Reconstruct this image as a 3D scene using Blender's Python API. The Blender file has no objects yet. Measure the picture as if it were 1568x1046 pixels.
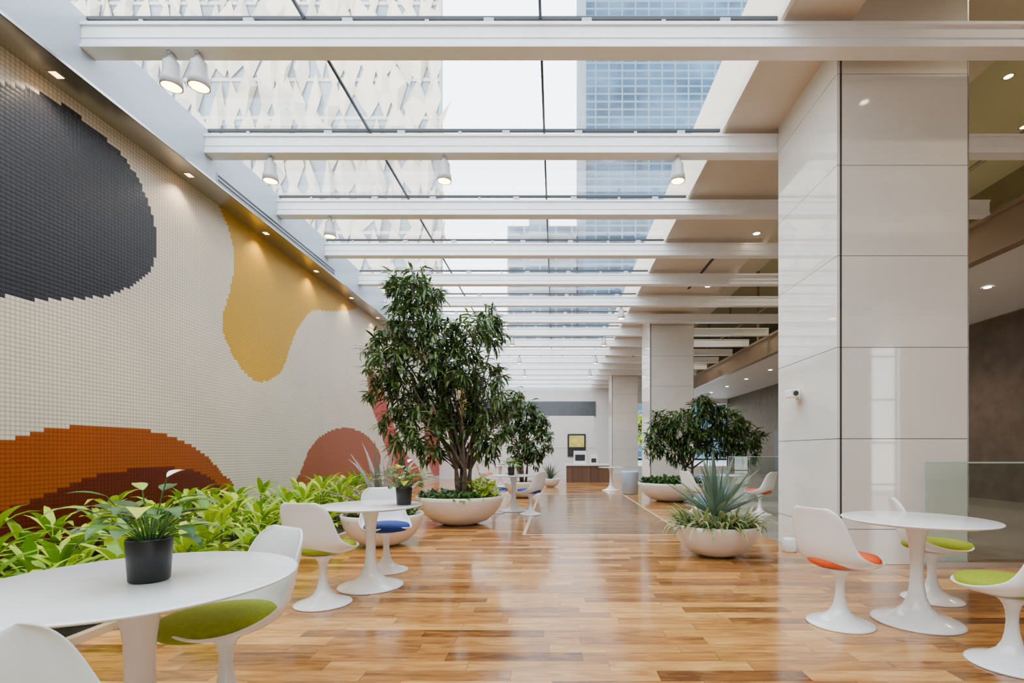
import bpy, bmesh, math, random
from mathutils import Vector, Matrix
random.seed(11)
R = random.random
def ru(a,b): return a+(b-a)*random.random()
COL = bpy.context.scene.collection

# ------------------------------------------------------------------ materials
def new_mat(name):
    m = bpy.data.materials.new(name); m.use_nodes = True
    nt = m.node_tree
    return m, nt, nt.nodes["Principled BSDF"]

def mat(name, col, rough=.5, metal=0.0, var=.08, scale=6.0, coat=0.0, bump=0.0, bscale=60, emit=None, estr=0, spec=.5, trans=None):
    m, nt, b = new_mat(name)
    N, L = nt.nodes, nt.links
    tc = N.new("ShaderNodeTexCoord")
    nz = N.new("ShaderNodeTexNoise"); nz.inputs["Scale"].default_value = scale; nz.inputs["Detail"].default_value = 4
    L.new(tc.outputs["Object"], nz.inputs["Vector"])
    rp = N.new("ShaderNodeValToRGB")
    c1 = [max(0, c*(1-var)) for c in col]; c2 = [min(1, c*(1+var)) for c in col]
    rp.color_ramp.elements[0].color = (*c1, 1); rp.color_ramp.elements[1].color = (*c2, 1)
    rp.color_ramp.elements[0].position = .3; rp.color_ramp.elements[1].position = .7
    L.new(nz.outputs["Fac"], rp.inputs["Fac"]); L.new(rp.outputs["Color"], b.inputs["Base Color"])
    b.inputs["Roughness"].default_value = rough; b.inputs["Metallic"].default_value = metal
    b.inputs["Coat Weight"].default_value = coat; b.inputs["Coat Roughness"].default_value = .08
    b.inputs["Specular IOR Level"].default_value = spec
    if bump:
        n2 = N.new("ShaderNodeTexNoise"); n2.inputs["Scale"].default_value = bscale
        L.new(tc.outputs["Object"], n2.inputs["Vector"])
        bp = N.new("ShaderNodeBump"); bp.inputs["Strength"].default_value = bump; bp.inputs["Distance"].default_value = .01
        L.new(n2.outputs["Fac"], bp.inputs["Height"]); L.new(bp.outputs["Normal"], b.inputs["Normal"])
    if emit:
        b.inputs["Emission Color"].default_value = (*emit, 1); b.inputs["Emission Strength"].default_value = estr
    return m

def leaf_mat(name, c1, c2, rough=.4, tip=None):
    m, nt, b = new_mat(name)
    N, L = nt.nodes, nt.links
    g = N.new("ShaderNodeNewGeometry")
    rp = N.new("ShaderNodeValToRGB")
    rp.color_ramp.elements[0].color = (*c1, 1); rp.color_ramp.elements[1].color = (*c2, 1)
    L.new(g.outputs["Random Per Island"], rp.inputs["Fac"])
    L.new(rp.outputs["Color"], b.inputs["Base Color"])
    b.inputs["Roughness"].default_value = rough
    tr = N.new("ShaderNodeBsdfTranslucent"); L.new(rp.outputs["Color"], tr.inputs["Color"])
    mx = N.new("ShaderNodeMixShader"); mx.inputs[0].default_value = .25
    L.new(b.outputs[0], mx.inputs[1]); L.new(tr.outputs[0], mx.inputs[2])
    L.new(mx.outputs[0], N["Material Output"].inputs["Surface"])
    return m

def math_n(nt, op, a, b=None, c=None):
    n = nt.nodes.new("ShaderNodeMath"); n.operation = op
    for i, x in enumerate((a, b, c)):
        if x is None: continue
        if isinstance(x, (int, float)): n.inputs[i].default_value = x
        else: nt.links.new(x, n.inputs[i])
    return n.outputs[0]

def plank_mat(name, stops, pw, pl, along='X', rough=.2, gap=.012, coat=.3):
    m, nt, b = new_mat(name)
    N, L = nt.nodes, nt.links
    tc = N.new("ShaderNodeTexCoord"); sp = N.new("ShaderNodeSeparateXYZ")
    L.new(tc.outputs["Object"], sp.inputs[0])
    a, c = (sp.outputs[0], sp.outputs[1]) if along == 'X' else (sp.outputs[1], sp.outputs[0])
    rv = math_n(nt, 'DIVIDE', c, pw); row = math_n(nt, 'FLOOR', rv)
    wn = N.new("ShaderNodeTexWhiteNoise"); wn.noise_dimensions = '1D'; L.new(row, wn.inputs["W"])
    av = math_n(nt, 'ADD', math_n(nt, 'DIVIDE', a, pl), math_n(nt, 'MULTIPLY', wn.outputs["Value"], 7.3))
    colm = math_n(nt, 'FLOOR', av)
    cb = N.new("ShaderNodeCombineXYZ"); L.new(row, cb.inputs[0]); L.new(colm, cb.inputs[1])
    w2 = N.new("ShaderNodeTexWhiteNoise"); w2.noise_dimensions = '2D'; L.new(cb.outputs[0], w2.inputs["Vector"])
    gv = N.new("ShaderNodeCombineXYZ")
    L.new(math_n(nt, 'MULTIPLY', a, 2.6), gv.inputs[0]); L.new(math_n(nt, 'MULTIPLY', c, 15.0), gv.inputs[1])
    L.new(math_n(nt, 'MULTIPLY', w2.outputs["Value"], 40.0), gv.inputs[2])
    nz = N.new("ShaderNodeTexNoise"); nz.inputs["Scale"].default_value = 1.3; nz.inputs["Detail"].default_value = 6
    nz.inputs["Distortion"].default_value = 1.0
    L.new(gv.outputs[0], nz.inputs["Vector"])
    f = math_n(nt, 'ADD', math_n(nt, 'MULTIPLY', w2.outputs["Value"], .66), math_n(nt, 'MULTIPLY', math_n(nt, 'SUBTRACT', nz.outputs["Fac"], .36), 1.2))
    rp = N.new("ShaderNodeValToRGB")
    els = rp.color_ramp.elements
    els[0].position = 0; els[0].color = (*stops[0], 1); els[1].position = 1; els[1].color = (*stops[-1], 1)
    for i, s in enumerate(stops[1:-1]):
        e = els.new((i+1)/(len(stops)-1)); e.color = (*s, 1)
    L.new(f, rp.inputs["Fac"])
    fr = math_n(nt, 'FRACT', rv); fa = math_n(nt, 'FRACT', av)
    g1 = math_n(nt, 'LESS_THAN', fr, gap/ (pw*5)); g2 = math_n(nt, 'LESS_THAN', fa, gap/(pl*4))
    g = math_n(nt, 'MAXIMUM', g1, g2)
    mx = N.new("ShaderNodeMixRGB"); L.new(math_n(nt, 'MULTIPLY', g, .75), mx.inputs[0]); L.new(rp.outputs["Color"], mx.inputs[1])
    mx.inputs[2].default_value = (stops[0][0]*.3, stops[0][1]*.25, stops[0][2]*.25, 1)
    L.new(mx.outputs[0], b.inputs["Base Color"])
    L.new(math_n(nt, 'ADD', math_n(nt, 'MULTIPLY', w2.outputs["Value"], .10), rough), b.inputs["Roughness"])
    bp = N.new("ShaderNodeBump"); bp.inputs["Strength"].default_value = .12; bp.inputs["Distance"].default_value = .003
    L.new(math_n(nt, 'SUBTRACT', math_n(nt, 'MULTIPLY', nz.outputs["Fac"], .4), g), bp.inputs["Height"])
    L.new(bp.outputs["Normal"], b.inputs["Normal"])
    b.inputs["Coat Weight"].default_value = coat; b.inputs["Coat Roughness"].default_value = .10
    return m

CELL=.044
def mural_mat(name, col, cell=CELL, sheen=.36):
    m, nt, b = new_mat(name)
    N, L = nt.nodes, nt.links
    tc = N.new("ShaderNodeTexCoord"); sp = N.new("ShaderNodeSeparateXYZ"); L.new(tc.outputs["Object"], sp.inputs[0])
    k = 2*math.pi/cell
    sy = math_n(nt, 'ABSOLUTE', math_n(nt, 'SINE', math_n(nt, 'MULTIPLY', math_n(nt,'SUBTRACT',sp.outputs[1],-5.4), k/2)))
    sz = math_n(nt, 'ABSOLUTE', math_n(nt, 'SINE', math_n(nt, 'MULTIPLY', sp.outputs[2], k/2)))
    h = math_n(nt, 'POWER', math_n(nt, 'MULTIPLY', sy, sz), .4)
    nz = N.new("ShaderNodeTexNoise"); nz.inputs["Scale"].default_value = 1.4; L.new(tc.outputs["Object"], nz.inputs["Vector"])
    v = math_n(nt, 'ADD', math_n(nt, 'MULTIPLY', h, .56), math_n(nt, 'ADD', .50, math_n(nt, 'MULTIPLY', math_n(nt,'SUBTRACT',nz.outputs["Fac"],.5), .14)))
    mx = N.new("ShaderNodeMixRGB"); mx.blend_type = 'MULTIPLY'; mx.inputs[0].default_value = 1; mx.inputs[1].default_value = (*col, 1)
    L.new(v, mx.inputs[2]); L.new(mx.outputs[0], b.inputs["Base Color"])
    bp = N.new("ShaderNodeBump"); bp.inputs["Strength"].default_value = .35; bp.inputs["Distance"].default_value = .006
    L.new(h, bp.inputs["Height"]); L.new(bp.outputs["Normal"], b.inputs["Normal"])
    b.inputs["Roughness"].default_value = sheen; b.inputs["Specular IOR Level"].default_value=.25
    return m

M = {}
M['white'] = mat("white_lacquer", (.82,.81,.79), .18, var=.02, coat=.3)
M['ceramic'] = mat("white_planter_glaze", (.76,.69,.59), .3, var=.05)
M['lime'] = mat("lime_fabric", (.27,.32,.001), .85, var=.12, scale=60, bump=.3, bscale=300)
M['blue'] = mat("blue_fabric", (.005,.035,.24), .85, var=.12, scale=60, bump=.3, bscale=300)
M['orange'] = mat("orange_fabric", (.80,.09,.002), .85, var=.1, scale=60, bump=.3, bscale=300)
M['soil'] = mat("soil", (.04,.028,.02), .95, var=.5, scale=30, bump=.8, bscale=40)
M['bark'] = mat("bark", (.11,.075,.05), .9, var=.4, scale=20, bump=.6, bscale=60)
M['black'] = mat("black_pot", (.006,.006,.007), .4, var=.2)
M['steel'] = mat("painted_steel_beam", (.84,.86,.88), .28, var=.03)
M['fascia'] = mat("gray_fascia_paint", (.36,.42,.49), .3, var=.03, scale=1)
M['metal'] = mat("brushed_metal_trim", (.50,.49,.47), .25, metal=.85, var=.05)
M['dark'] = mat("dark_gasket", (.012,.014,.017), .5, var=.2)
M['soffit'] = mat("cream_soffit_paint", (.64,.56,.46), .45, var=.03, scale=1)
M['paint'] = mat("off_white_paint", (.74,.73,.71), .5, var=.03, scale=1)
M['bronze'] = mat("bronze_fascia", (.26,.19,.125), .3, var=.06, scale=1.5)
M['olive'] = mat("olive_upper_wall", (.22,.19,.10), .3, var=.2, scale=1)
M['darkwall'] = mat("textured_brown_wall", (.09,.060,.037), .6, var=.25, scale=3, bump=.4, bscale=25)
M['stone'] = mat("gray_stone_floor", (.28,.25,.215), .15, var=.12, scale=2)
M['desk'] = plank_mat("walnut_slats", [(.06,.03,.02),(.1,.05,.03),(.14,.07,.04)], .08, 3, 'Y', .35)
M['lamp'] = mat("lamp_lens", (1,.9,.75), .4, emit=(1,.55,.18), estr=30)
M['sq'] = mat("wash_lens", (1,.9,.75), .4, emit=(1,.55,.18), estr=10)
M['dl'] = mat("downlight_lens", (1,.92,.8), .4, emit=(1,.85,.6), estr=25)
M['floor'] = plank_mat("oak_planks", [(.085,.026,.006),(.21,.076,.016),(.37,.145,.028),(.51,.230,.050),(.66,.345,.10)], .125, .80, 'X', .15, coat=.4)
M['floor2'] = plank_mat("brown_planks", [(.085,.030,.008),(.16,.065,.017),(.25,.108,.030),(.33,.155,.05)], .125, .9, 'X', .15, coat=.2)
M['strip'] = mat("brass_floor_strip", (.55,.40,.25), .3, var=.05)
M['screen'] = mat("menu_screen", (.25,.22,.05), .3, var=.9, scale=4, emit=(.5,.45,.1), estr=1)
M['leafdark'] = leaf_mat("tree_leaf", (.012,.036,.008), (.11,.18,.035), .33)
M['leafmid'] = leaf_mat("ground_leaf", (.018,.07,.010), (.075,.19,.018), .4)
M['leaflime'] = leaf_mat("lime_leaf", (.24,.40,.004), (.58,.62,.01), .4)
M['leafbed'] = leaf_mat("bed_leaf", (.10,.27,.002), (.45,.58,.008), .4)
M['agave'] = leaf_mat("agave_leaf", (.055,.11,.075), (.18,.24,.15), .45)
M['varieg'] = leaf_mat("variegated_leaf", (.09,.17,.04), (.50,.50,.22), .45)
M['mauve'] = leaf_mat("bromeliad_leaf", (.12,.13,.11), (.42,.34,.31), .45)
M['petal'] = mat("white_petal", (.9,.87,.83), .4, var=.03)

def marble():
    m, nt, b = new_mat("polished_white_stone")
    N, L = nt.nodes, nt.links
    tc = N.new("ShaderNodeTexCoord")
    n1 = N.new("ShaderNodeTexNoise"); n1.inputs["Scale"].default_value = .7; n1.inputs["Detail"].default_value = 5; n1.inputs["Distortion"].default_value = 1.0
    L.new(tc.outputs["Object"], n1.inputs["Vector"])
    rp = N.new("ShaderNodeValToRGB")
    rp.color_ramp.elements[0].color = (.66,.63,.57,1); rp.color_ramp.elements[1].color = (.71,.685,.63,1)
    rp.color_ramp.elements[0].position = .35; rp.color_ramp.elements[1].position = .65
    L.new(n1.outputs["Fac"], rp.inputs["Fac"]); L.new(rp.outputs[0], b.inputs["Base Color"])
    b.inputs["Roughness"].default_value = .04; b.inputs["Specular IOR Level"].default_value = 1.0
    return m
M['marble'] = marble()

def glass_mat(name, tint=(.97,.99,1), refl=.02):
    m = bpy.data.materials.new(name); m.use_nodes = True
    nt = m.node_tree; N, L = nt.nodes, nt.links
    N.remove(N["Principled BSDF"])
    t = N.new("ShaderNodeBsdfTransparent"); t.inputs[0].default_value = (*tint, 1)
    g = N.new("ShaderNodeBsdfGlossy"); g.inputs["Roughness"].default_value = .01
    lw = N.new("ShaderNodeLayerWeight"); lw.inputs[0].default_value = .15
    f = math_n(nt, 'ADD', math_n(nt, 'MULTIPLY', lw.outputs["Fresnel"], .25), refl*.4)
    mx = N.new("ShaderNodeMixShader"); L.new(f, mx.inputs[0]); L.new(t.outputs[0], mx.inputs[1]); L.new(g.outputs[0], mx.inputs[2])
    L.new(mx.outputs[0], N["Material Output"].inputs["Surface"])
    return m
M['glass'] = glass_mat("clear_glass")
M['railglass'] = glass_mat("rail_glass", (.90,.95,.93), .12)
M['railedge'] = mat("green_glass_edge", (.35,.48,.43), .15, var=.05)
M['storefront'] = glass_mat("upper_glass", (.80,.82,.72), .4)

# ------------------------------------------------------------------ mesh builder
class MB:
    def __init__(s): s.v=[]; s.f=[]; s.m=[]
    def box(s,x0,x1,y0,y1,z0,z1,mi=0):
        o=len(s.v)
        s.v += [(x0,y0,z0),(x1,y0,z0),(x1,y1,z0),(x0,y1,z0),(x0,y0,z1),(x1,y0,z1),(x1,y1,z1),(x0,y1,z1)]
        for q in ((0,3,2,1),(4,5,6,7),(0,1,5,4),(1,2,6,5),(2,3,7,6),(3,0,4,7)):
            s.f.append(tuple(o+i for i in q)); s.m.append(mi)
        return s
    def quad(s,a,b,c,d,mi=0):
        o=len(s.v); s.v += [a,b,c,d]; s.f.append((o,o+1,o+2,o+3)); s.m.append(mi)
    def tri(s,a,b,c,mi=0):
        o=len(s.v); s.v += [a,b,c]; s.f.append((o,o+1,o+2)); s.m.append(mi)
    def lathe(s,prof,c=(0,0,0),n=48,mi=0,sx=1,sy=1):
        o=len(s.v)
        for (r,z) in prof:
            for i in range(n):
                a=2*math.pi*i/n
                s.v.append((c[0]+r*sx*math.cos(a), c[1]+r*sy*math.sin(a), c[2]+z))
        for j in range(len(prof)-1):
            for i in range(n):
                k=(i+1)%n
                s.f.append((o+j*n+i,o+j*n+k,o+(j+1)*n+k,o+(j+1)*n+i)); s.m.append(mi)
        return s
    def tube(s,pts,rad,n=8,mi=0):
        o=len(s.v); pts=[Vector(p) for p in pts]
        for j,p in enumerate(pts):
            t=(pts[min(j+1,len(pts)-1)]-pts[max(j-1,0)]).normalized()
            a=t.orthogonal().normalized(); b=t.cross(a)
            r=rad[j] if isinstance(rad,(list,tuple)) else rad
            for i in range(n):
                th=2*math.pi*i/n
                s.v.append(tuple(p+a*r*math.cos(th)+b*r*math.sin(th)))
        for j in range(len(pts)-1):
            for i in range(n):
                k=(i+1)%n
                s.f.append((o+j*n+i,o+j*n+k,o+(j+1)*n+k,o+(j+1)*n+i)); s.m.append(mi)
        s.f.append(tuple(o+i for i in reversed(range(n)))); s.m.append(mi)
        s.f.append(tuple(o+(len(pts)-1)*n+i for i in range(n))); s.m.append(mi)
        return s
    def leaf(s,p,az,el,L,W,droop=.6,segs=4,mi=0,fold=.15,peak=.45,twist=0):
        o=len(s.v); pos=Vector(p)
        for i in range(segs+1):
            t=i/segs; e=el-droop*t*t
            d=Vector((math.cos(az)*math.cos(e),math.sin(az)*math.cos(e),math.sin(e)))
            if i: pos=pos+d*(L/segs)
            side=Vector((-math.sin(az),math.cos(az),0))
            up=side.cross(d)*-1
            side=side*math.cos(twist)+up*math.sin(twist)
            w=W*.5*(math.sin(math.pi*min(1,(t/peak)*.5)) if t<peak else math.cos(math.pi*.5*((t-peak)/(1-peak)))) 
            w=max(w,W*.06 if t<.5 else W*.015)
            s.v.append(tuple(pos-side*w+up*fold*w)); s.v.append(tuple(pos)); s.v.append(tuple(pos+side*w+up*fold*w))
        for i in range(segs):
            a=o+i*3
            s.f.append((a,a+1,a+4,a+3)); s.m.append(mi)
            s.f.append((a+1,a+2,a+5,a+4)); s.m.append(mi)
        return s
    def mesh(s,name,mats,smooth=True):
        me=bpy.data.meshes.new(name); me.from_pydata(s.v,[],s.f)
        for m in mats: me.materials.append(m)
        me.polygons.foreach_set("material_index",s.m)
        me.polygons.foreach_set("use_smooth",[smooth]*len(s.f))
        me.update(); return me
    def obj(s,name,mats,smooth=False,parent=None,loc=(0,0,0)):
        return put(s.mesh(name,mats,smooth),name,parent,loc)

def put(me,name,parent=None,loc=(0,0,0),rz=0):
    o=bpy.data.objects.new(name,me); COL.objects.link(o); o.location=loc; o.rotation_euler=(0,0,rz)
    if parent: o.parent=parent
    return o
def empty(name,loc=(0,0,0),rz=0):
    o=bpy.data.objects.new(name,None); COL.objects.link(o); o.location=loc; o.rotation_euler=(0,0,rz)
    o.empty_display_size=.1
    return o
def bevel(o,w=.005,seg=2):
    b=o.modifiers.new("bevel",'BEVEL'); b.width=w; b.segments=seg; b.limit_method='ANGLE'
    return o

WX=-5.12; FX=-4.75; ZG=5.60; ZB=5.26; YB0=-5.4; YE=32.0
ya,yb=YB0+.005,YE-.005
beamY=[3.30+1.76*n for n in range(-4,17)]

# ------------------------------------------------------------------ floor
b=MB()
def fr(x0,x1,y0,y1,mi): b.quad((x0,y0,0),(x1,y0,0),(x1,y1,0),(x0,y1,0),mi)
zx0,zx1,zy0,zy1=-.43,1.9,7.3,14.2
fr(-3.0,11.2,YB0,5.6,0); fr(-3.0,3.0,5.6,zy0-.05,0)
fr(-3.0,zx0-.05,zy0-.05,YE,0); fr(zx1+.05,3.0,zy0-.05,YE,0); fr(zx0-.05,zx1+.05,zy1+.05,YE,0)
fr(zx0,zx1,zy0,zy1,1)
fr(zx0-.05,zx1+.05,zy0-.05,zy0,3); fr(zx0-.05,zx1+.05,zy1,zy1+.05,3); fr(zx0-.05,zx0,zy0,zy1,3); fr(zx1,zx1+.05,zy0,zy1,3)
fr(3.0,11.2,5.6,YE,2); fr(WX,-3.0,11.5,YE,0); fr(WX,-3.0,YB0,11.5,4)
b.box(WX-.3,11.5,YB0-.3,YE+.3,-.25,-.02,2)
b.obj("floor",[M['floor'],M['floor2'],M['stone'],M['strip'],M['soil']])
b=MB(); b.box(-3.06,-3.0,ya,11.5,0,.05); b.box(WX+.005,-3.06,11.44,11.5,0,.05)
b.obj("trim_planting_bed",[M['strip']])

# ------------------------------------------------------------------ mural wall
def smooth_poly(pts,n=8):
    out=[]; N=len(pts)
    for i in range(N):
        p0,p1,p2,p3=pts[i-1],pts[i],pts[(i+1)%N],pts[(i+2)%N]
        for k in range(n):
            t=k/n
            out.append(tuple(.5*((2*p1[j])+(-p0[j]+p2[j])*t+(2*p0[j]-5*p1[j]+4*p2[j]-p3[j])*t*t+(-p0[j]+3*p1[j]-3*p2[j]+p3[j])*t**3) for j in (0,1)))
    return out
def inside(y,z,poly):
    c=False; j=len(poly)-1
    for i in range(len(poly)):
        yi,zi=poly[i]; yj,zj=poly[j]
        if (zi>z)!=(zj>z) and y<(yj-yi)*(z-zi)/(zj-zi)+yi: c=not c
        j=i
    return c
blobs=[
 (1,[(4.59,4.63),(4.94,4.78),(5.34,4.82),(5.82,4.74),(6.14,4.53),(6.36,4.15),(6.38,3.72),(6.18,3.36),(5.74,3.03),(5.2,2.80),(4.59,2.66),(3.8,2.75),(3.3,3.4),(3.6,4.25)]),
 (2,[(7.66,5.2),(7.8,4.71),(7.95,4.34),(7.85,3.79),(7.66,3.25),(7.8,2.87),(8.21,2.52),(8.67,2.43),(9.29,2.70),(9.63,3.26),(10.0,3.78),(10.54,4.2),(11.47,4.45),(12.8,4.9),(13.2,5.3),(10,5.6)]),
 (4,[(2.5,.5),(4.0,.6),(4.59,.66),(5.07,.80),(5.57,.95),(6.4,1.0),(7.2,.90),(7.78,.45),(7.6,-.5),(2.5,-.5)]),
 (3,[(2.6,1.0),(3.6,1.18),(4.59,1.31),(4.94,1.42),(5.42,1.49),(6.0,1.5),(6.61,1.42),(7.22,1.2),(7.65,.88),(7.95,.6),(8.1,-.5),(2.6,-.5)]),
 (3,[(9.95,.4),(10.05,.85),(10.54,1.38),(11.47,1.72),(12.6,1.79),(13.7,1.6),(14.6,1.1),(14.8,.3),(12,-.4)]),
 (5,[(13.6,3.4),(14.6,3.3),(15.6,2.2),(17,1.2),(18.6,.6),(19.5,-.4),(16,-.5),(15.5,.8),(14.5,1.9),(13.8,2.6)]),
 (5,[(19.5,2.0),(21,3.2),(23,3.5),(25,2.4),(24,.8),(21,.2)]),
 (2,[(26,5.4),(26.5,3.6),(28,3.0),(29.5,3.8),(30,5.4)]),
]
blobs=[(m,smooth_poly(p)) for m,p in blobs]
bbs=[(m,p,min(q[0] for q in p),max(q[0] for q in p),min(q[1] for q in p),max(q[1] for q in p)) for m,p in blobs]
b=MB(); cell=CELL
ny=int((YE-YB0)/cell); nz=int(4.97/cell)+1
y0=YB0
for j in range(nz+1):
    for i in range(ny+1): b.v.append((WX,y0+i*cell,min(4.97,j*cell)))
for j in range(nz):
    zc=(j+.5)*cell
    for i in range(ny):
        yc=y0+(i+.5)*cell
        mi=0
        for m,p,a1,a2,a3,a4 in bbs:
            if a1<=yc<=a2 and a3<=zc<=a4 and inside(yc,zc,p): mi=m; break
        a=j*(ny+1)+i
        b.f.append((a,a+1,a+ny+2,a+ny+1)); b.m.append(mi)
b.box(WX-.3,WX-.01,YB0,YE,-.02,5.7,0)
b.obj("wall_left_mural",[mural_mat("mural_cream",(.56,.485,.385)),mural_mat("mural_charcoal",(.018,.018,.024)),mural_mat("mural_yellow",(.47,.255,.0)),
     mural_mat("mural_rust",(.25,.048,.003)),mural_mat("mural_maroon",(.085,.007,.003)),mural_mat("mural_red",(.38,.020,.009))])

b=MB(); b.box(WX,FX,ya,yb,4.97,5.62,0); b.box(WX,FX+.01,ya,yb,4.955,4.97,1); b.box(FX,FX+.012,ya,yb,4.955,4.985,1)
b.obj("trim_mural_fascia",[M['fascia'],M['metal']])
b=MB()
b.box(FX+.001,FX+.012,7.0,10.7,5.08,5.11,0); b.box(FX+.001,FX+.012,7.0,10.7,5.02,5.05,0); b.box(FX+.001,FX+.008,6.98,10.72,5.0,5.13,1)
b.box(FX+.001,FX+.012,17.0,20.7,5.08,5.11,0); b.box(FX+.001,FX+.012,17.0,20.7,5.02,5.05,0)
b.obj("linear_air_diffuser",[M['dark'],M['fascia']])

# ------------------------------------------------------------------ beams
def beam_mesh():
    b=MB(); x0,x1=FX,7.43
    b.box(x0,x1,0,.18,ZB,ZB+.03); b.box(x0,x1,0,.18,ZB+.225,ZB+.255); b.box(x0,x1,.02,.16,ZB+.03,ZB+.225)
    b.box(x0,x1,.012,.168,ZB+.10,ZB+.106)
    return b.mesh("ceiling_beam",[M['steel']],False)
bm_=beam_mesh()
for y in beamY:
    put(bm_,"ceiling_beam",None,(0,y-.09,0))

# ------------------------------------------------------------------ skylight
mx=[-4.75,-2.55,-.15,2.255]
b=MB(); b.quad((FX,ya,ZG+.03),(2.255,ya,ZG+.03),(2.255,yb,ZG+.03),(FX,yb,ZG+.03))
sky=empty("skylight")
b.obj("glass",[M['glass']],parent=sky)
b=MB()
for x in mx[1:3]: b.box(x-.014,x+.014,ya,yb,ZG,ZG+.028,0)
for y in beamY:
    b.box(FX,2.255,y-.018,y+.018,ZG-.005,ZG+.028,0)
    for x in (-3.1,-2.1,-.67,.32,1.72):
        b.box(x-.05,x+.05,y-.04,y+.04,ZB+.256,ZG-.006,1)
    for x in (-4.2,-1.3,1.1): b.box(x-.02,x+.02,y-.02,y+.02,ZB+.256,ZG-.006,1)
b.obj("glazing_bars",[M['dark'],M['fascia']],parent=sky)

# ------------------------------------------------------------------ soffits / ceilings right
b=MB()
b.box(2.26,3.02,YB0,YE,5.60,5.72); b.box(2.26,2.30,YB0,YE,5.545,5.60)
b.box(3.02,4.42,6.80,YE,5.60,5.72)
b.box(2.9,3.02,YB0,YE,5.72,8.0)
b.box(3.02,11.3,YB0,YE,8.0,8.12)
b.obj("ceiling",[M['soffit']])
b=MB()
for y in (11.2,16.5,22,27): b.box(3.55,3.62,y,y+2.2,5.592,5.598)
b.obj("linear_ceiling_slot",[M['dark']])

# mezzanine
b=MB()
b.box(7.5,7.66,ya,yb,4.60,5.30,0); b.box(7.44,7.5,ya,yb,5.22,5.30,0); b.box(7.46,7.5,ya,yb,4.60,4.66,0)
b.box(7.66,11.09,ya,yb,4.62,4.8,1)
b.obj("mezzanine_edge",[M['bronze'],M['paint']])
b=MB()
b.box(7.62,7.63,ya,yb,5.31,7.99,0)
for i in range(13):
    y=YB0+.1+i*3.0; b.box(7.58,7.66,y-.02,y+.02,5.31,7.99,1)
b.box(7.58,7.66,ya,yb,6.38,6.42,1)
b.obj("window_mezzanine",[M['storefront'],M['bronze']])
b=MB(); b.box(11.1,11.3,YB0,YE,0,4.6,0); b.box(11.1,11.3,YB0,YE,4.6,8.0,1)
b.obj("wall_right",[M['darkwall'],M['olive']])
b=MB()
for y in (16.5,24): b.box(11.04,11.095,y,y+1.1,0,2.3,0)
b.obj("door_1",[M['dark']])
b=MB(); b.box(WX,4.2,YB0-.2,YB0,0,8.1); b.box(5.6,10.2,YB0-.2,YB0,0,8.1); b.box(4.2,5.6,YB0-.2,YB0,3.2,8.1); b.box(10.2,11.3,YB0-.2,YB0,4.6,8.1)
b.obj("wall_back",[M['paint']])
b=MB()
for z in (.15,1.5,2.9,4.3): b.box(10.2,11.1,YB0-.12,YB0-.06,z-.03,z+.03)
for z in (.05,2.4,3.17): b.box(4.2,5.6,YB0-.12,YB0-.06,z-.03,z+.03)
for x in (4.23,4.9,5.57,10.23,11.07): b.box(x-.03,x+.03,YB0-.13,YB0-.05,0,3.2 if x<6 else 4.6)
b.obj("window_3",[M['dark']])
b=MB()
b.box(WX,4.6,YE,YE+.25,0,8.1,0); b.box(4.6,11.3,YE,YE+.25,4.3,8.1,0); b.box(4.6,11.3,YE,YE+.25,0,.3,0)
b.obj("wall_end",[M['paint']])
b=MB(); b.box(-4.6,2.6,YE-.05,YE-.005,3.5,4.45,0)
b.obj("window_1",[mat("end_window_glass",(.10,.11,.12),.1)])
b=MB()
for i in range(6):
    x=4.6+i*1.3; b.box(x-.03,x+.03,YE+.05,YE+.12,.3,4.3,0)
b.box(4.6,11.3,YE+.05,YE+.12,2.6,2.66,0)
b.box(4.6,11.3,YE+.08,YE+.09,.3,4.3,1)
b.obj("window_2",[M['dark'],M['glass']])
b=MB(); b.box(WX,1.72,22,22.2,0,2.8,0); b.box(WX,1.72,21.99,22,1.38,1.39,1)
for x in (-3.5,-1.9,-.3): b.box(x,x+.01,21.99,22,0,2.8,1)
b.obj("wall_partition",[M['paint'],M['fascia']])

# ------------------------------------------------------------------ columns
def column(y0):
    b=MB(); x0,x1,y1=3.02,4.42,y0+1.4
    b.box(x0+.02,x1-.02,y0+.02,y1-.02,0,8.0,1)
    zs=[0,.38,1.35,2.33,3.31,4.28,5.26,6.24,7.2,8.0]
    for a,c in zip(zs[:-1],zs[1:]):
        g=.0035
        b.box(x0+.05,x1-.0,y0,y0+.03,a+g,c-g,0)
        b.box(x0,x0+.03,y0+.0,y1,a+g,c-g,0)
        b.box(x1-.03,x1,y0+.032,y1,a+g,c-g,0)
        b.box(x0+.03,x1-.03,y1-.03,y1,a+g,c-g,0)
    b.box(x0+.03,x0+.05,y0-.002,y0+.01,0,8.0,1)
    b.box(x1-.005,x1+.008,y0-.004,y0+.01,0,8.0,2)
    b.obj("column",[M['marble'],M['dark'],M['metal']])
for y in (5.33,15.9,26.6): column(y)
cs=empty("security_camera",(3.02,6.15,1.92))
b=MB(); b.box(-.03,0,-.05,.05,-.07,.07,0); b.box(-.07,-.03,-.02,.02,-.02,.02,0); b.box(-.16,-.05,-.12,.06,-.045,.05,0)
bevel(b.obj("housing",[M['white']],parent=cs),.012)
b=MB(); b.lathe([(0,0),(.03,0),(.03,.02),(0,.02)],(0,0,0),20); o=b.obj("lens",[M['dark']],parent=cs); o.rotation_euler=(math.pi/2,0,0); o.location=(-.105,-.115,0)
b=MB(); b.lathe([(0,0),(.075,0),(.08,.01),(.08,.15),(.07,.165),(0,.165)],n=32)
b.obj("wastebasket",[M['white']],True,loc=(2.85,6.05,0))

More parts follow.
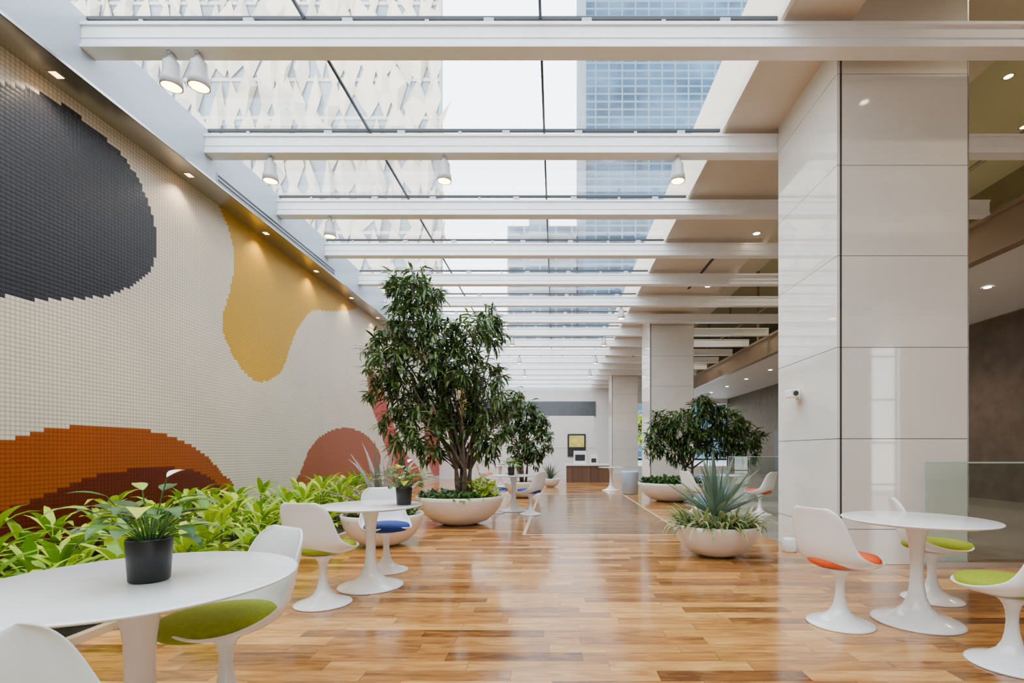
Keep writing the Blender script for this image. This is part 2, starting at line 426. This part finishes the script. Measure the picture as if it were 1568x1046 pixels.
# ------------------------------------------------------------------ glass railings
def railing(x0,x1,y):
    ra=empty("glass_railing",(0,y,0)); b=MB(); c=MB(); n=max(1,round((x1-x0)/1.4)); w=(x1-x0)/n
    for i in range(n):
        a=x0+i*w+.01; d=x0+(i+1)*w-.01
        b.box(a,d,0,.012,.06,1.09)
        c.box(a,d,-.002,.014,1.09,1.105,1); c.box(a-.004,a,-.001,.013,.06,1.1,1); c.box(d,d+.004,-.001,.013,.06,1.1,1)
    c.box(x0,x1,-.03,.04,0,.06,0)
    b.obj("glass_panels",[M['railglass']],parent=ra); c.obj("rails",[M['metal'],M['railedge']],parent=ra)
railing(3.86,11.0,5.2)
railing(4.0,7.4,11.5)

# ------------------------------------------------------------------ lamps
can=MB()
can.lathe([(0,-.02),(.035,-.02),(.035,-.06),(.05,-.07),(.05,-.09),(.075,-.10),(.082,-.24),(.096,-.25),(.10,-.34),(.090,-.345),(.087,-.335)],n=28,mi=0)
can.lathe([(.087,-.336),(.0,-.332)],n=28,mi=1)
can.box(-.015,.015,-.05,.05,-.03,0,0)
M['canpaint']=mat("gray_lamp_paint",(.42,.41,.40),.35,var=.03)
canme=can.mesh("can",[M['canpaint'],M['lamp']],True)
def spot(parent,loc,e,ang=110,tilt=(0,0),col=(1,.80,.55),blend=.6,r=.05):
    l=bpy.data.lights.new("spot_light",'SPOT'); l.energy=e; l.color=col; l.spot_size=math.radians(ang); l.spot_blend=blend; l.shadow_soft_size=r
    o=bpy.data.objects.new("bulb",l); COL.objects.link(o); o.location=loc; o.rotation_euler=(math.radians(tilt[0]),math.radians(tilt[1]),0)
    o.parent=parent
for bi,xs in {6:[-3.9,-3.62],7:[-3.9,-1.52,1.68],8:[-3.88],11:[-1.68,1.84],13:[-3.9,-1.5,1.7],15:[-1.5,1.7],17:[-1.5,1.7]}.items():
    for x in xs:
        t=empty("track_spotlight",(x,beamY[bi-1],ZB)); put(canme,"can",t)
        if bi<9: spot(t,(0,0,-.37),120,80)
for i in range(16):
    y=1.36+1.79*i
    t=empty("recessed_downlight",(-4.95,y,4.955))
    b=MB(); b.box(-.05,.05,-.06,.06,-.004,0,0); b.box(-.035,.035,-.045,.045,-.006,-.004,1)
    b.obj("lens",[M['metal'],M['sq']],False,parent=t)
    if i<9: spot(t,(0,0,-.03),55,120,(0,-6))
dlm=MB(); dlm.lathe([(.09,0),(.09,-.006),(.07,-.006),(.068,-.002)],n=20,mi=0); dlm.lathe([(.068,-.002),(0,-.002)],n=20,mi=1)
dlme=dlm.mesh("lens",[M['metal'],M['dl']],True)
k=0
for y in [2.5+2.6*i for i in range(11)]:
    t=empty("recessed_downlight",(8.95,y,4.61)); put(dlme,"lens",t); k+=1
    if k%2: spot(t,(0,0,-.03),260,130,col=(1,.84,.62))
for y in [1,3.6,6.2,8.8,11.4,14,17,20,23]:
    t=empty("recessed_downlight",(6.0,y,8.0)); put(dlme,"lens",t)
    if int(y)%2: spot(t,(0,0,-.03),380,110,col=(1,.84,.62))
for y in [7.6,9.0,10.4,13,16,19,22]:
    for x in (8.2,9.8):
        t=empty("recessed_downlight",(x,y,8.0)); put(dlme,"lens",t)
        if x>9 and y in (9.0,16): spot(t,(0,0,-.03),500,140,col=(1,.86,.6))
for y in [10,13.2,18.6,21.5,24.5]:
    t=empty("recessed_downlight",(4.05,y,5.6)); put(dlme,"lens",t)

# ------------------------------------------------------------------ furniture meshes
def shell_mesh():
    K=[(.240,.452,.09,.0),(.225,.436,.165,.008),(.165,.405,.212,.03),(.06,.388,.238,.055),(-.04,.388,.246,.08),(-.13,.405,.244,.10),(-.195,.452,.235,.105),
       (-.226,.53,.222,.092),(-.245,.62,.212,.075),(-.262,.71,.202,.055),(-.277,.772,.178,.035),(-.288,.808,.11,.018)]
    b=MB(); nu=12
    for i,(y,z,w,l) in enumerate(K):
        a=K[max(i-1,0)]; c=K[min(i+1,len(K)-1)]
        T=Vector((c[0]-a[0],c[1]-a[1])).normalized(); n=(T[1],-T[0])
        for j in range(nu+1):
            u=-1+2*j/nu; k=abs(u)**2.2*l
            x=math.sin(u*math.pi/2*.98)*w
            b.v.append((x,y+n[0]*k,z+n[1]*k))
    for i in range(len(K)-1):
        for j in range(nu):
            a=i*(nu+1)+j; b.f.append((a,a+1,a+nu+2,a+nu+1)); b.m.append(0)
    o=b.obj("tmp",[M['white']],True)
    s=o.modifiers.new("s",'SOLIDIFY'); s.thickness=.012; s.offset=0
    d=o.modifiers.new("d",'SUBSURF'); d.levels=2; d.render_levels=2
    dg=bpy.context.evaluated_depsgraph_get(); dg.update()
    me=bpy.data.meshes.new_from_object(o.evaluated_get(dg)); me.name="seat_shell"
    bpy.data.objects.remove(o); return me
shellme=shell_mesh()
pd=MB(); pd.lathe([(0,0),(.208,0),(.213,.005),(.205,.013),(.16,.027),(.11,.048),(.07,.08),(.045,.125),(.033,.18),(.028,.24),(.030,.29),(.04,.33),(.065,.362),(.105,.382),(.15,.392),(.1,.394)],n=48)
pedme=pd.mesh("pedestal",[M['white']],True)
cu=MB(); cu.lathe([(0,-.012),(.15,-.012),(.195,-.004),(.210,.014),(.210,.034),(.196,.052),(.15,.063),(.08,.068),(0,.069)],n=44,sx=1.03,sy=1.12)
cume={k:cu.mesh("cushion",[M[k]],True) for k in ('lime','blue','orange')}
def chair(x,y,face,cush):
    e=empty("dining_chair",(x,y,0),math.radians(face-90))
    e.scale=(1.03,1.03,1.03)
    put(shellme,"seat_shell",e); put(pedme,"pedestal",e); put(cume[cush],"cushion",e,(0,.03,.415))
    return e
def table(x,y,Rr=.46,s=1.0):
    e=empty("pedestal_table",(x,y,0))
    b=MB(); b.lathe([(0,0),(.28*s,0),(.286*s,.007),(.27*s,.017),(.20*s,.036),(.13*s,.068),(.085*s,.115),(.058*s,.18),(.045*s,.27),(.041*s,.38),(.044*s,.50),(.055*s,.60),(.072*s,.67),(.09*s,.708)],n=56)
    b.obj("pedestal",[M['white']],True,e)
    b=MB(); b.lathe([(0,.706),(Rr-.06,.708),(Rr-.008,.722),(Rr,.727),(Rr-.003,.732),(Rr-.012,.734),(0,.734)],n=80)
    o=b.obj("tabletop",[M['white']],True,e)
    return e
table(-1.56,1.87,.53,1.15)
chair(-1.50,2.27,-122,'lime')
chair(-.88,1.09,22,'lime')
table(-1.66,4.48,.45)
chair(-1.85,3.97,80,'lime')
chair(-1.72,5.07,-60,'blue')
table(2.58,3.55,.475)
chair(2.01,3.51,22,'orange')
chair(2.60,2.83,110,'lime')
chair(3.09,4.08,-25,'lime')
table(-.85,10.2,.45); chair(-.48,9.65,150,'blue'); chair(-1.22,9.9,10,'blue')
table(3.45,10.3,.45); chair(3.95,9.6,130,'orange'); chair(2.8,9.9,20,'lime')
table(1.75,15.6,.4)
table(-1.9,17.2,.45); chair(-1.4,16.9,150,'blue'); chair(-2.4,17.0,20,'orange')

# ------------------------------------------------------------------ plants
def bowl(e,Rr,H):
    b=MB()
    b.lathe([(0,0),(.36*Rr,0),(.40*Rr,.01),(.62*Rr,.14*H),(.80*Rr,.36*H),(.92*Rr,.62*H),(.985*Rr,.88*H),(Rr,H),(Rr-.012,H+.012),(Rr-.035,H),(.93*Rr,.86*H)],n=64,mi=0)
    b.lathe([(.94*Rr,.88*H),(.5*Rr,.93*H),(0,.95*H)],n=64,mi=1)
    b.obj("bowl",[M['ceramic'],M['soil']],True,e)
def rosette(b,x,y,z,n,L,W,mi=0,el=(.2,1.4),droop=(.5,1.3),segs=5,peak=.4,fold=.2):
    for i in range(n):
        az=2*math.pi*(i*.382)+ru(-.3,.3)
        l=L*ru(.7,1.1)
        px,py=x+.02*math.cos(az),y+.02*math.sin(az)
        room=(px-(-5.08))/max(.05,-math.cos(az)) if math.cos(az)<-.05 else 9
        l=min(l,max(.12,room))
        b.leaf((px,py,z),az,ru(*el),l,W*ru(.8,1.15),ru(*droop),segs,mi,fold,peak)

def tree(e,base,clusters,tips=60,LL=.15,LW=.032,trunks=3,rad=.035,mi='leafdark',split=1.0):
    bx,by,bz=base
    tb=MB(); fb=MB()
    tr=[]
    for i in range(trunks):
        a=2*math.pi*i/trunks+.4
        p0=Vector((bx+.07*math.cos(a),by+.07*math.sin(a),bz))
        p1=p0+Vector((.05*math.cos(a),.05*math.sin(a),split*.5)); tr.append((p0,p1,a))
    for ci,(cx,cy,cz,cr) in enumerate(clusters):
        p0,p1,a=tr[ci%trunks]; c=Vector((cx,cy,cz)); 
        mid=p1.lerp(c,.45)+Vector((ru(-.08,.08),ru(-.08,.08),ru(0,.2)))
        tb.tube([p0,p0.lerp(p1,.5)+Vector((ru(-.02,.02),ru(-.02,.02),0)),p1,mid,c],[rad,rad*.85,rad*.7,rad*.42,rad*.22],7)
        n=max(8,int(tips*(cr/.5)**2))
        for t in range(n):
            while True:
                d=Vector((ru(-1,1),ru(-1,1),ru(-1,1)))
                if .15<d.length<1: break
            d=d.normalized()*(d.length**.6)
            q=c+Vector((d.x*cr,d.y*cr,d.z*cr*1.0))
            if t%3==0: tb.tube([c.lerp(q,.1),c.lerp(q,.6)+Vector((0,0,.05)),q],[rad*.2,rad*.12,.003],4)
            az0=math.atan2(q.y-c.y,q.x-c.x)
            for k in range(9):
                az=az0+ru(-2.2,2.2)
                fb.leaf(tuple(q+Vector((ru(-.04,.04),ru(-.04,.04),ru(-.05,.05)))),az,ru(-1.1,.5),LL*ru(.7,1.25),LW*ru(.8,1.2),ru(.1,.9),3,0,.2,.45,ru(-.5,.5))
    tb.obj("trunk",[M['bark']],True,e); fb.obj("foliage",[M[mi]],False,e)

e=empty("potted_fig_tree",(-1.6,8.4,0)); bowl(e,.73,.47)
cl=[(-2.4,3.95,.36),(-2.65,4.05,.2),(-2.15,4.0,.22),(-2.35,3.4,.44),(-2.75,3.1,.28),(-2.95,2.75,.32),(-2.55,2.65,.34),(-2.9,2.3,.26),(-2.55,2.1,.36),(-2.75,1.7,.26),(-1.95,3.2,.28),(-1.9,2.7,.42),(-1.35,3.1,.34),(-1.2,3.5,.26),(-1.05,3.25,.2),(-1.5,2.6,.36),(-1.15,2.6,.26),
    (-2.15,2.2,.36),(-1.65,2.05,.42),(-1.15,2.0,.36),(-.85,2.15,.26),(-1.0,1.6,.28),(-1.4,1.6,.26),(-2.1,1.65,.34),(-2.4,1.3,.24),(-1.15,1.25,.2),(-2.0,1.25,.18)]
tree(e,(.05,0,.42),[(x+1.6,ru(-.4,.4),z,r) for x,z,r in cl],80,.22,.042,4,.042)
g=MB()
for i in range(260):
    a=ru(0,6.28); r=.66*math.sqrt(R()); mi=1 if (math.cos(a)>.1 and math.sin(a)>-.6 and R()<.75) else 0
    z=.44+(.26 if mi else .05)*R()
    for k in range(6): g.leaf((r*math.cos(a),r*math.sin(a),z),ru(0,6.28),ru(-.1,1.1),ru(.09,.17),.05,ru(.3,1.1),3,mi)
g.obj("underplanting",[M['leafmid'],M['leaflime']],False,e)

e=empty("potted_fig_tree",(-.85,13.2,0)); bowl(e,.5,.42)
tree(e,(0,0,.38),[(.15,0,2.1,.42),(-.3,.2,1.7,.4),(.35,-.1,1.5,.4),(.0,.2,1.15,.35),(.4,.1,1.9,.3),(-.4,0,2.1,.3),(.1,-.2,2.35,.25),(.3,0,1.1,.25)],70,.2,.055,3,.03)
e=empty("potted_fig_tree",(2.85,12.3,0)); bowl(e,.8,.45)
tree(e,(.45,0,.4),[(.2,0,1.85,.44),(.9,.1,2.1,.44),(1.4,0,1.95,.44),(1.85,0,1.6,.38),(.6,-.1,1.5,.4),(-.25,.1,1.6,.38),(1.2,.2,1.5,.4),(.8,0,2.3,.3),(1.85,0,1.25,.3),(.2,0,1.25,.3),(-.2,0,1.95,.3),(-.4,0,1.25,.25)],75,.23,.05,4,.03,split=.8)
g=MB()
for i in range(200):
    a=ru(0,6.28); r=.72*math.sqrt(R())
    for k in range(6): g.leaf((r*math.cos(a),r*math.sin(a),.42+.12*R()),ru(0,6.28),ru(-.1,1.1),ru(.1,.2),.055,ru(.3,1.1),3,0)
g.obj("underplanting",[M['leafmid']],False,e)

e=empty("potted_agave",(1.89,5.85,0)); bowl(e,.50,.36)
g=MB()
for i in range(40):
    az=i*2.4+ru(-.2,.2)
    g.leaf((.03*math.cos(az),.03*math.sin(az),.45),az,ru(.5,1.5) ,ru(.48,.82),.07,ru(-.1,.45),5,0,.35,.3)
for i in range(200):
    a=ru(0,6.28); r=.12+.30*math.sqrt(R())
    g.leaf((r*math.cos(a),r*math.sin(a),.34),a+ru(-.9,.9),ru(.3,1.3),ru(.26,.48),.036,ru(.8,1.9),5,1,.2,.35)
for i in range(110):
    a=ru(0,6.28); r=.12+.30*math.sqrt(R())
    g.leaf((r*math.cos(a),r*math.sin(a),.34),a+ru(-.9,.9),ru(.2,1.2),ru(.15,.36),.034,ru(.8,1.7),4,2,.2,.35)
g.obj("foliage",[M['agave'],M['varieg'],M['leafmid']],False,e)
e=empty("potted_bromeliad",(-2.25,6.5,0)); bowl(e,.52,.40)
g=MB()
for i in range(34):
    az=i*2.4+ru(-.2,.2)
    g.leaf((.05*math.cos(az),.05*math.sin(az),.38),az,ru(.6,1.45),ru(.65,1.05),.08,ru(0,.7),6,0,.3,.3)
for i in range(180):
    a=ru(0,6.28); r=.4*math.sqrt(R())
    g.leaf((r*math.cos(a),r*math.sin(a),.36+.1*R()),a+ru(-.9,.9),ru(0,1.2),ru(.12,.22),.055,ru(.5,1.4),4,1,.2,.4)
g.obj("foliage",[M['mauve'],M['leafmid']],False,e)
def far_agave(x,y):
    e=empty("potted_agave",(x,y,0)); bowl(e,.33,.28)
    g=MB()
    for i in range(40):
        az=i*2.4; g.leaf((0,0,.25),az,ru(.3,1.5),ru(.5,.75),.05,ru(0,.4),4,0,.3,.3)
    g.obj("foliage",[M['agave']],False,e)
far_agave(-.16,17.2)

g=MB()
yy=1.6
while yy<11.3:
    for xx in (-3.35,-3.75,-4.15,-4.5,-4.78):
        px=xx+ru(-.12,.12); py=yy+ru(-.15,.15)
        h=ru(.12,.55)
        g.tube([(px,py,0),(px+ru(-.03,.03),py,h)],[.012,.01],5,1)
        for lev in range(3):
            rosette(g,px,py,max(.03,h*(.45+.28*lev)),6,ru(.33,.48),.085,0,(.25+.3*lev,.8+.3*lev),(.6,1.5),5,.45,.25)
    yy+=.38
g.obj("planting_bed_dracaena",[M['leafbed'],M['bark']],False)

def pot_plant(x,y,s):
    e=empty("potted_anthurium",(x,y,.734))
    b=MB(); b.lathe([(0,0),(.055*s,0),(.063*s,.006),(.072*s,.15*s),(.070*s,.158*s),(.064*s,.155*s),(.062*s,.14*s)],n=40,mi=0); b.lathe([(.063*s,.14*s),(0,.142*s)],n=40,mi=1)
    b.obj("pot",[M['black'],M['soil']],True,e)
    g=MB()
    for i in range(46):
        az=i*2.4+ru(-.3,.3); el=ru(.3,1.35); L=ru(.07,.18)*s*1.15
        p0=Vector((.02*math.cos(az),.02*math.sin(az),.14*s))
        p1=p0+Vector((math.cos(az)*math.cos(el),math.sin(az)*math.cos(el),math.sin(el)))*L
        g.tube([p0,p0.lerp(p1,.5)+Vector((0,0,.01)),p1],.002,4,0)
        g.leaf(tuple(p1),az,el*.35,ru(.10,.15)*s,ru(.055,.08)*s,ru(.5,1.2),5,0 if i%4 else 1,.15,.32)
    for az,L in ((1.2,.30),(2.6,.24)):
        p0=Vector((0,0,.14*s)); p1=Vector((.06*math.cos(az),.06*math.sin(az),.14*s+L*s*.8))
        g.tube([p0,p1],.0025,5,0); 
        g.leaf(tuple(p1),az,.5,.07*s,.05*s,.3,5,2 if L>.25 else 1,.4,.4)
    g.obj("foliage",[M['leafmid'],M['leaflime'],M['petal']],False,e)
pot_plant(-1.50,1.84,1.0)
pot_plant(-1.36,4.48,1.0)
pot_plant(-.90,10.2,1.0)

# desk
e=empty("reception_desk",(0,0,0))
b=MB(); b.box(.45,2.15,19.7,20.4,0,.66,0); b.box(.42,2.18,19.65,20.45,.66,.72,1)
b.obj("counter",[M['desk'],M['paint']],parent=e)
b=MB(); b.box(.75,1.25,19.95,20.3,.72,1.25,0); b.box(.8,1.2,19.94,19.95,.85,1.1,1); b.box(1.4,1.7,19.95,20.25,.72,1.1,0); b.box(1.45,1.65,19.94,19.95,.78,.95,1)
bevel(b.obj("coffee_machine",[M['white'],M['dark']],parent=e),.02)
b=MB(); b.box(.55,1.35,21.95,21.99,1.0,2.0,0); b.box(.62,1.28,21.94,21.95,1.42,1.93,1)
b.obj("menu_screen",[M['dark'],M['screen']])
b=MB(); b.lathe([(0,0),(.20,0),(.235,.02),(.25,.62),(.24,.66),(.22,.64),(.21,.1)],n=32)
b.obj("trash_bin",[M['fascia']],True,loc=(2.15,14.3,0))

# ------------------------------------------------------------------ exterior
def facade_left():
    b=MB(); x0,x1,y,z1=-90,-14,60,150; w=2.0; h=4.6
    b.box(x0,x1,y,y+2,0,z1,1)
    nx=int((x1-x0)/w); nzz=int(z1/h)
    for j in range(nzz):
        b.box(x0,x1+.1,y-.15,y,j*h-.2,j*h+.2,2)
        off=ru(0,w)
        for i in range(-1,nx):
            cx=x1-i*w-off-w*.4; zz=j*h+ru(-1.2,1.2)
            A=(cx+ru(-.8,.8),y-.3,zz-1.0); C=(cx+ru(-.8,.8),y-.3,zz+h+1.0)
            L_=(cx-w*ru(.45,.95),y-.1,zz+h*ru(.2,.8)); R_=(min(x1+.3,cx+w*ru(.3,.85)),y-.1,zz+h*ru(.2,.8))
            P=(min(x1+.2,cx+w*ru(-.3,.3)),y-ru(.6,1.3),zz+h*ru(.25,.75))
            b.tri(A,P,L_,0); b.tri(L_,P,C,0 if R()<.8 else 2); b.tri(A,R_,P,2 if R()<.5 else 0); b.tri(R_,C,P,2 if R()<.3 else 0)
    b.obj("office_tower_faceted",[mat("faceted_panels",(.58,.53,.44),.5,var=.05,scale=.1),mat("tower_window",(.20,.25,.29),.3,var=.3,scale=.1),mat("shaded_panels",(.44,.415,.36),.4,var=.1,scale=.1)],False)  # darker panel copy paints facet shade into the colour; floor bands share it
facade_left()
def grid_mat(name,base,line,fz,fx,tz=.25,tx=.12):
    m,nt,b=new_mat(name); N,L=nt.nodes,nt.links
    tc=N.new("ShaderNodeTexCoord"); sp=N.new("ShaderNodeSeparateXYZ"); L.new(tc.outputs["Object"],sp.inputs[0])
    z=math_n(nt,'LESS_THAN',math_n(nt,'FRACT',math_n(nt,'DIVIDE',sp.outputs[2],fz)),tz)
    x=math_n(nt,'LESS_THAN',math_n(nt,'FRACT',math_n(nt,'DIVIDE',sp.outputs[0],fx)),tx)
    g=math_n(nt,'MAXIMUM',z,x)
    nz=N.new("ShaderNodeTexNoise"); nz.inputs["Scale"].default_value=.12; nz.inputs["Detail"].default_value=3; L.new(tc.outputs["Object"],nz.inputs["Vector"])
    cr=N.new("ShaderNodeValToRGB"); cr.color_ramp.elements[0].color=(*[c*.6 for c in base],1); cr.color_ramp.elements[1].color=(*[min(1,c*1.6) for c in base],1)
    cr.color_ramp.elements[0].position=.35; cr.color_ramp.elements[1].position=.65
    L.new(nz.outputs["Fac"],cr.inputs[0])
    mx=N.new("ShaderNodeMixRGB"); L.new(g,mx.inputs[0]); L.new(cr.outputs[0],mx.inputs[1]); mx.inputs[2].default_value=(*line,1)
    L.new(mx.outputs[0],b.inputs["Base Color"]); b.inputs["Roughness"].default_value=.5; b.inputs["Specular IOR Level"].default_value=.1
    return m
b=MB(); b.box(5.6,48,90,130,0,220)
b.obj("office_tower_glass",[grid_mat("blue_curtain_wall",(.042,.085,.135),(.11,.165,.215),1.4,2.4,.25,.12)])
b=MB(); b.box(-12,5.4,125,150,0,58); b.box(-6.5,-1.5,124,125,0,60)
b.obj("office_block",[grid_mat("striped_facade",(.18,.26,.35),(.55,.55,.53),3.4,4,.5,.12)])
b=MB(); b.quad((-120,YE+.4,-.3),(120,YE+.4,-.3),(120,200,-.3),(-120,200,-.3))
b.obj("street_ground",[mat("asphalt",(.25,.25,.24),.8)])
e=empty("street_tree",(8.5,40,-.3))
tree(e,(0,0,0),[(0,0,4,1.4),(1.6,0,3.4,1.2),(-1.6,0,3.4,1.2),(0,0,2.6,1.2)],12,.5,.25,2,.12,'leaflime')

# ------------------------------------------------------------------ world, camera
w=bpy.data.worlds.new("sky"); bpy.context.scene.world=w; w.use_nodes=True
nt=w.node_tree; bg=nt.nodes["Background"]
tc=nt.nodes.new("ShaderNodeTexCoord"); sp=nt.nodes.new("ShaderNodeSeparateXYZ"); nt.links.new(tc.outputs["Generated"],sp.inputs[0])
rp=nt.nodes.new("ShaderNodeValToRGB"); nt.links.new(sp.outputs[2],rp.inputs[0])
rp.color_ramp.elements[0].color=(1,.99,.97,1); rp.color_ramp.elements[1].color=(.72,.85,1,1)
nt.links.new(rp.outputs[0],bg.inputs[0]); bg.inputs[1].default_value=7.4

cd=bpy.data.cameras.new("camera"); cam=bpy.data.objects.new("camera",cd); COL.objects.link(cam)
cam.location=(0,0,1.21); cam.rotation_euler=(math.pi/2,0,0)
cd.sensor_width=36; cd.lens=36*762/1568; cd.shift_x=-66/1568; cd.shift_y=169/1568; cd.clip_start=.05; cd.clip_end=1000
bpy.context.scene.camera=cam
